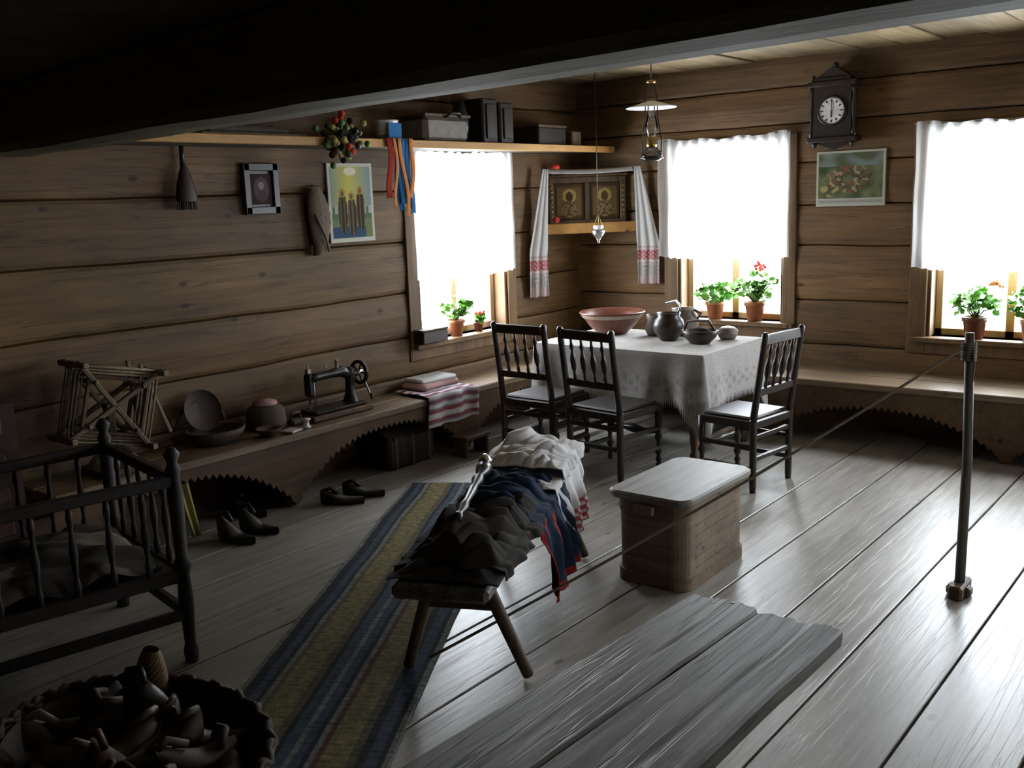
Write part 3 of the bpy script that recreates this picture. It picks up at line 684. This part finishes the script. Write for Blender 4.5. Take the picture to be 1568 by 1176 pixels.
# ------------------------------------------------------------ foreground long bench
b=B('long_bench'); BT=.455
def plank(xa0,xa1,xb0,xb1,ya,yb,tint):
    n=90; m=16; vs=[];fs=[];cols=[]
    for k in range(n+1):
        t=k/n; y=ya+(yb-ya)*t; L=xa0+(xb0-xa0)*t+.004*nz(y*3,xa0); R=xa1+(xb1-xa1)*t+.006*nz(y*4,xa1*7)
        def zt(xx): return BT+.0018*nz(xx*14,y*2)-.004*max(0,1-abs((xx-L)/(R-L)-.62-.06*nz(y*2.3,9))/.02)*(nz(y*1.7,xa0*9)>-.15)
        row=[(L,BT-.055),(L,BT-.008),(L+.008,BT)]+[(L+.008+(R-L-.016)*i/m,zt(L+.008+(R-L-.016)*i/m)) for i in range(1,m)]+[(R-.008,BT),(R,BT-.008),(R-.004,BT-.055)]
        for xx,z in row:
            yy=y-(.035*nz(xx*9,2)+.018*nz(xx*30,4) if k==0 else 0); vs.append((xx,yy,z))
    w=len(row)
    for k in range(n):
        for i in range(w): i2=(i+1)%w; fs.append((k*w+i,k*w+i2,(k+1)*w+i2,(k+1)*w+i))
    fs.append(list(range(w))); fs.append([n*w+i for i in range(w)])
    b.add(vs,fs,M_GREY,False,col=tint)
plank(3.47,3.705,3.33,3.60,-4.38,-6.75,(1.0,.98,.90)); plank(3.709,3.97,3.604,3.93,-4.39,-6.75,(.88,.86,.80))
for y in(-5.75,-6.5):
    for xx,fx in((3.56,3.50),(3.80,3.86)): b.turned((xx,y,BT-.05),(fx,y+(.06 if y>-6 else -.06),0),[(0,.03),(1,.024)],M_GREY,8)
b.box((3.68,-5.75,BT-.075),(.36,.06,.04),M_GREY); b.box((3.64,-6.5,BT-.075),(.42,.06,.04),M_GREY)
b.done()

# ------------------------------------------------------------ rope stanchion
b=B('rope_stanchion'); b.tube([(3.91,-2.81,.03),(3.915,-2.81,.6),(3.90,-2.81,1.14)],[.021,.020,.018],M_POST,12)
b.box((3.91,-2.81,.03),(.06,.17,.06),M_MID,bev=.01); b.box((3.91,-2.81,.022),(.10,.06,.044),M_MID,bev=.01)
for k in range(7): b.tube([V((3.90+.027*cos(t*pi/5),-2.81+.027*sin(t*pi/5),1.03+.011*k+.003*sin(t))) for t in range(11)],.006,M_ROPE,6)
b.tube([(3.92,-2.83,1.08),(3.93,-2.84,1.0),(3.925,-2.84,.94)],.006,M_ROPE,6)
ra0=V((3.885,-2.83,1.08)); rb0=V((2.56,-4.70,.10))
b.tube([ra0.lerp(rb0,k/24)-V((0,0,.03*sin(pi*k/24))) for k in range(25)],.006,M_ROPE,6)
b.done()

# ------------------------------------------------------------ objects on left bench
BZ=.445
b=B('sewing_machine'); cy=-3.08; cx=.22
b.box((cx,cy,BZ+.02),(.22,.50,.035),M_MID,bev=.008); b.box((cx,cy,BZ+.048),(.17,.42,.022),M_BLACK,bev=.01)
b.lathe((cx,cy+.15,BZ+.055),[(.055,0),(.045,.03),(.032,.07),(.03,.14),(.036,.19),(.03,.22),(0,.23)],M_BLACK,16)
pts=[(cx,cy+.15,BZ+.235),(cx,cy+.08,BZ+.265),(cx,cy-.02,BZ+.262),(cx,cy-.12,BZ+.26),(cx,cy-.18,BZ+.255)]
b.tube(pts,[.036,.034,.026,.026,.034],M_BLACK,12)
b.box((cx,cy-.185,BZ+.22),(.055,.05,.15),M_BLACK,bev=.015); b.box((cx,cy-.185,BZ+.305),(.03,.03,.03),M_STEEL)
b.tube([(cx,cy-.185,BZ+.34),(cx,cy-.185,BZ+.10)],.006,M_STEEL); b.box((cx,cy-.185,BZ+.075),(.03,.02,.008),M_STEEL); b.tube([(cx+.02,cy-.16,BZ+.24),(cx+.02,cy-.16,BZ+.09)],.004,M_STEEL)
MW=Matrix.Translation((cx,cy+.235,BZ+.235))@Euler((pi/2,0,0)).to_matrix().to_4x4()
b.lathe((0,0,0),[(.062,-.012),(.078,-.012),(.082,0),(.078,.012),(.062,.012),(.062,-.012)],M_BLACK,28,M=MW)
for k in range(5): a=k*2*pi/5; b.bar((0,0,0),(.068*cos(a),.068*sin(a),0),.012,.01,M_BLACK,M=MW)
b.lathe((0,0,-.02),[(0,0),(.02,0),(.02,.05),(0,.05)],M_STEEL,14,M=MW); b.tube([(cx,cy+.16,BZ+.235),(cx,cy+.25,BZ+.235)],.014,M_STEEL)
b.tube([(cx+.02,cy+.255,BZ+.18),(cx+.06,cy+.26,BZ+.10),(cx+.07,cy+.26,BZ+.085)],.007,M_STEEL); b.ell((cx+.075,cy+.265,BZ+.08),(.012,.012,.025),M_MID)
b.lathe((cx,cy+.05,BZ+.29),[(.012,0),(.012,.05),(.016,.05),(0,.055)],M_CLAYW,12); b.tube([(cx,cy-.04,BZ+.28),(cx,cy-.04,BZ+.33)],.003,M_STEEL)
b.done()
b=B('felt_hat'); b.lathe((.15,-3.55,BZ),[(0,0),(.115,0),(.12,.03),(.115,.10),(.10,.13),(.06,.145),(0,.15)],M_FELT,24); b.lathe((.15,-3.55,BZ+.148),[(0,.03),(.04,.028),(.07,.015),(.075,0)],M_PINK,20); b.done()
b=B('birch_bark_basket')
b.lathe((.20,-3.94,BZ),[(0,0),(.10,0),(.15,.05),(.16,.085),(.152,.085),(.14,.05),(0,.02)],M_WICK,24,sc=(.9,1.1))
b.tube([(.06,-3.94+.16*cos(t*pi/12),BZ+.08+.15*sin(t*pi/12)) for t in range(13)],.008,M_WICK,6)
MBk=Matrix.Translation((.07,-3.95,BZ+.17))@Euler((0,pi/2-.3,0)).to_matrix().to_4x4()
b.lathe((0,0,0),[(0,.0),(.06,.005),(.11,.03),(.12,.045)],M_WICK,22,M=MBk); b.done()
b=B('wooden_bowl'); b.lathe((.34,-3.68,BZ),[(0,0),(.04,0),(.075,.04),(.08,.05),(.07,.045),(0,.015)],M_MID,20); b.done()
b=B('flat_iron'); b.box((.24,-3.40,BZ+.02),(.07,.10,.035),M_FELT,bev=.012); b.tube([(.24,-3.44,BZ+.035),(.24,-3.43,BZ+.075),(.24,-3.37,BZ+.075),(.24,-3.36,BZ+.035)],.008,M_MID); b.done()
b=B('white_spool'); b.lathe((.36,-3.42,BZ),[(0,0),(.028,0),(.028,.01),(.018,.012),(.018,.045),(.028,.047),(.028,.055),(0,.055)],M_ENAM,16); b.box((.37,-3.54,BZ+.008),(.09,.11,.014),M_CLAYW,rot=(0,0,.3)); b.done()
def strc(u,v): 
    k=sin(v*46); return (1,1,1) if k>.2 else ((.45,.13,.14) if k<-.5 else (.35,.30,.42))
b=B('folded_striped_towel')
def ft(u,v):
    y=-2.42+.50*u; s=.60*v
    x=.10+s; z=BZ+.015+.012*nz(u*6,v*4)
    if x>.44: z-=(x-.44)*.8; x=.45+.015*sin(u*14)+.02*(x-.44)
    return (x,y-.05*v+.01*nz(v*5,u*3),z)
b.grid(ft,40,40,M_WHITE,colfn=strc); b.box((.17,-2.13,BZ+.035),(.22,.40,.05),M_PINK,bev=.02,rot=(0,0,.08)); b.box((.16,-2.12,BZ+.07),(.20,.34,.03),M_WHITE,bev=.012,rot=(0,0,-.06)); b.done(solid=.004)
# yarn winder: two crossed frames joined by rungs, wound with thread, on a small stand
b=B('yarn_winder'); c=V((.24,-4.58,.79))
def wv(a,q,off=0): return c+V((.25*cos(a)*q+off,cos(a)*q,sin(a)*q))
for off in(-.07,.07):
    for k in range(2):
        a=k*pi/2+.55; b.bar(wv(a,.29,off),wv(a+pi,.29,off),.03,.024,M_PALE)
for k in range(4):
    a=k*pi/2+.55; b.bar(wv(a,.27,-.13),wv(a,.27,.13),.03,.03,M_PALE); b.bar(wv(a,.16,-.10),wv(a,.16,.10),.022,.022,M_PALE)
    for off in(-.07,.07): b.bar(wv(a,.20,off),wv(a+pi/2,.20,off),.02,.016,M_MID)
for q in (.275,.25,.23):
    for off in (-.05,-.02,.01,.05): b.tube([wv(k*pi/2+.55+.05*q,q,off) for k in range(5)],.006,M_BAST,5)
b.bar((.24,-4.45,1.0),(.20,-4.40,.62),.02,.02,M_PALE); b.bar((.30,-4.42,.98),(.33,-4.30,.60),.018,.018,M_PALE)
b.bar((.24,-4.58,.45),(.24,-4.58,.80),.045,.04,M_MID); b.box((.24,-4.58,BZ+.015),(.26,.26,.03),M_MID); b.bar((.15,-4.68,.46),(.24,-4.58,.62),.03,.03,M_PALE); b.bar((.33,-4.48,.46),(.24,-4.58,.62),.03,.03,M_PALE); b.done()
def plant(pos,s,d,z,hh,spread,nl,flow,fm,potm,seed,pr=.065):
    random.seed(seed); b=B('potted_geranium'); c=V(pos(s,d,z))
    b.lathe(c,[(0,0),(pr*.7,0),(pr*.95,pr*1.5),(pr*1.08,pr*1.5),(pr*1.08,pr*1.85),(pr*.98,pr*1.85),(pr*.95,pr*1.6),(0,pr*1.6)],potm,22)
    top=c+V((0,0,pr*1.6))
    for k in range(nl):
        a=random.uniform(0,2*pi); q=spread*sqrt(random.random()); zt=hh*random.uniform(.25,1)*(1-.35*q/spread)
        e=top+V((q*cos(a),q*sin(a),zt)) 
        b.tube([top,top.lerp(e,.5)+V((0,0,.02)),e],.0022,M_STEM,4)
        R=random.uniform(.024,.042); rot=Euler((random.uniform(-.9,.9),random.uniform(-.9,.9),a)).to_matrix().to_4x4(); T=Matrix.Translation(e)@rot
        vs=[(0,0,-.006)]+[(R*cos(i*2*pi/10),R*(1+.12*cos(i*pi))*sin(i*2*pi/10),.006*cos(i*pi)) for i in range(10)]
        t=random.uniform(.7,1.4); b.add(vs,[(0,i+1,(i+1)%10+1) for i in range(10)],M_LEAF,True,T,col=(t,t,t*.8))
    for ds,dz in flow:
        e=V(pos(s+ds,d,z+dz)); b.tube([top,top.lerp(e,.6)+V((0,0,.03)),e],.0025,M_STEM,5)
        for k in range(16): b.ell(e+V((random.gauss(0,.018),random.gauss(0,.018),random.gauss(0,.014))),(.014,.014,.009),fm,rot=(k,k*2,0),nu=6,nv=4)
    b.done(recalc=False)
plant(pL,-1.62,-.02,.747,.21,.11,44,[],M_REDF,M_TERRA,1,.065)
plant(pL,-1.35,-.03,.747,.08,.04,14,[(0,.13)],M_REDF,M_REDB,2,.04)
plant(pB,1.30,-.02,.747,.22,.15,66,[],M_REDF,M_TERRA,3,.075)
plant(pB,1.64,-.02,.747,.28,.15,72,[(.03,.42),(-.12,.30)],M_REDF,M_TERRA,4,.08)
plant(pB,3.24,-.02,.702,.24,.15,60,[(.12,.38)],M_ORF,M_REDB,5,.08)
plant(pB,3.60,-.02,.702,.28,.15,64,[(-.04,.34),(.06,.36)],M_REDF,M_TERRA,6,.08)
b=B('sill_box'); b.box((.06,-1.99,.75+.045),(.11,.26,.09),M_CLAYD,bev=.006); b.box((.06,-1.99,.75+.095),(.12,.27,.012),M_FELT); b.done()
# ------------------------------------------------------------ under the left bench
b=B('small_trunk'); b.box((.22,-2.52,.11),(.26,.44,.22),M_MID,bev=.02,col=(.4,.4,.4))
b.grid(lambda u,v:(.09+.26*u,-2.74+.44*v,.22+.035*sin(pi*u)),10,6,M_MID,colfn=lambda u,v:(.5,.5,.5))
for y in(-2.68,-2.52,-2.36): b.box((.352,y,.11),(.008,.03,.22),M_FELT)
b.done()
b=B('low_footstool'); b.box((.50,-2.10,.135),(.16,.26,.025),M_MID)
for y in(-2.21,-1.99): b.box((.50,y,.062),(.13,.022,.122),M_MID)
b.done()
def shoe(x,y,rz,m,hh=.09,L=.26,name='leather_shoe',b=None,z=0):
    own=b is None
    if own: b=B(name)
    M=Matrix.Translation((x,y,z))@Matrix.Rotation(rz,4,'Z')
    def fn(u,v):
        a=2*pi*u; t=v; w=(.038+.012*sin(pi*t*1.2))*(sin(pi*min(.999,max(.001,t*.94+.03)))**.35); top=.045+(hh-.045)*max(0,1-t*1.7)
        zc=top*(.5+.5*sin(a)); return (L*(t-.4),w*cos(a),max(.002,zc))
    b.grid(fn,16,18,m,True,M=M); b.tube([M@V((-.09,0,hh*.9)),M@V((-.05,.02,hh)),M@V((0,0,hh*.75))],.012,m,6)
    if own: b.done()
shoe(.58,-3.40,.6,M_LEATH); shoe(.57,-3.22,.5,M_LEATH)
for i,(x,y) in enumerate([(.60,-4.16),(.58,-4.0),(.28,-3.86),(.20,-3.72)]): shoe(x,y,.2+i*.1,M_LEATH,hh=.15,name='leather_boot',L=.24)
b=B('hanging_yellow_cloth'); b.grid(lambda u,v:(.455+.01*sin(u*9),-4.38+.07*u*(1-.3*v)+.07*v,.34-.30*v),10,12,cloth('yellow_cloth',(.33,.30,.12))); b.done(solid=.003)
b=B('brick_stove')
for rr in range(13):
    for k in range(5):
        y=-6.2+.205*k+(.1 if rr%2 else 0)
        if y>-5.40: continue
        t=random.uniform(.7,1.2); b.box((.335,y+.1,.04+rr*.075),(.63,.195,.067),M_BRICK,bev=.006,col=(t,t,t))
b.box((.33,-5.68,.48),(.60,.92,.96),M_BRICK,bev=0,col=(.6,.6,.6)); b.done()
# ------------------------------------------------------------ crib
b=B('wooden_crib'); PR=[(0,.026),(.05,.03),(.09,.022),(.3,.03),(.42,.024),(.46,.036),(.5,.024),(.8,.03),(.86,.022),(.9,.03),(.93,.018),(.97,.032),(1,.012)]
c1=V((1.65,-5.11,0)); c2=V((1.42,-6.25,0)); c3=V((.90,-4.97,0)); c4=V((.76,-6.10,0))
for c in (c1,c2,c3,c4): b.turned(c,c+V((0,0,.87)),PR,M_CRIB,12)
zv=lambda z:V((0,0,z))
for p,q in((c1,c2),(c3,c4),(c1,c3),(c2,c4)):
    for z,t in((.74,.045),(.36,.05),(.20,.04)): b.bar(p+zv(z),q+zv(z),.03,t,M_CRIB)
    n=int((q-p).length/.125)
    for k in range(1,n):
        s=p.lerp(q,k/n); b.turned(s+zv(.37),s+zv(.73),[(0,.009),(.15,.014),(.25,.008),(.5,.016),(.75,.008),(.85,.014),(1,.009)],M_CRIB,8)
b.add([c1+zv(.38),c2+zv(.38),c4+zv(.38),c3+zv(.38)],[(0,1,2,3)],M_CRIB)
b.done()
b=B('crib_bedding')
def bd(u,v):
    p=c3.lerp(c1,.06+.88*u).lerp(c4.lerp(c2,.06+.88*u),.05+.85*v); return p+zv(.40+.10*sin(pi*u)**.5*sin(pi*v)**.5+.04*nz(u*6,v*7,4))
b.grid(bd,40,44,M_GREYC,colfn=lambda u,v:(4,3.9,3.6) if nz(u*3.2,v*4,9)>.12 else (1,1,1)); b.done()
# ------------------------------------------------------------ big basket with footwear
b=B('wicker_basket'); C0=V((2.42,-5.80,0))
def bk(u,v,ins=0):
    a=2*pi*u; R=.30+.12*v; wv_=.010*sin(a*26+pi*int(v*12))-.014*ins
    return (C0.x+(R*1.12+wv_)*cos(a),C0.y+(R*.82+wv_)*sin(a),.02+.22*v)
b.grid(lambda u,v:bk(u,v),104,12,M_WICK,True); b.grid(lambda u,v:bk(u,v,1.6),52,6,M_WICK,True)
for k in range(2): b.tube([V(bk(t/96,1))+V((0,0,.006+.014*sin(t*1.6+k*pi))) for t in range(97)],.013,M_WICK,6)
b.add([(C0.x+.33*cos(a*pi/12),C0.y+.24*sin(a*pi/12),.03) for a in range(24)],[list(range(24))],M_WICK); b.done()
b=B('basket_of_shoes'); random.seed(5)
for i in range(17):
    a=i*2.4; q=.30*sqrt((i+.5)/17); shoe(C0.x+q*1.1*cos(a),C0.y+q*.70*sin(a),random.uniform(0,6),random.choice([M_LEATH,M_WICK,M_LEATH,M_MID,M_CLAYG]),hh=.11,L=.24,b=b,z=.15+.02*(i%5))
b.done()
b=B('bast_pouch'); b.grid(lambda u,v:(2.13+.07*cos(2*pi*u)*(1-.5*v*v)+.03*v,-5.56+.05*sin(2*pi*u)*(1-.6*v*v),.22+.15*v),28,14,M_BAST,True,colfn=lambda u,v:(1.6,1.5,1.3) if sin(u*88)*sin(v*44)>0 else (.5,.45,.38)); b.done()

# ------------------------------------------------------------ daylight
w=bpy.data.worlds.new('overcast_sky'); bpy.context.scene.world=w; w.use_nodes=True; bg=w.node_tree.nodes['Background']
bg.inputs[0].default_value=(.86,.93,1,1); bg.inputs[1].default_value=40.0
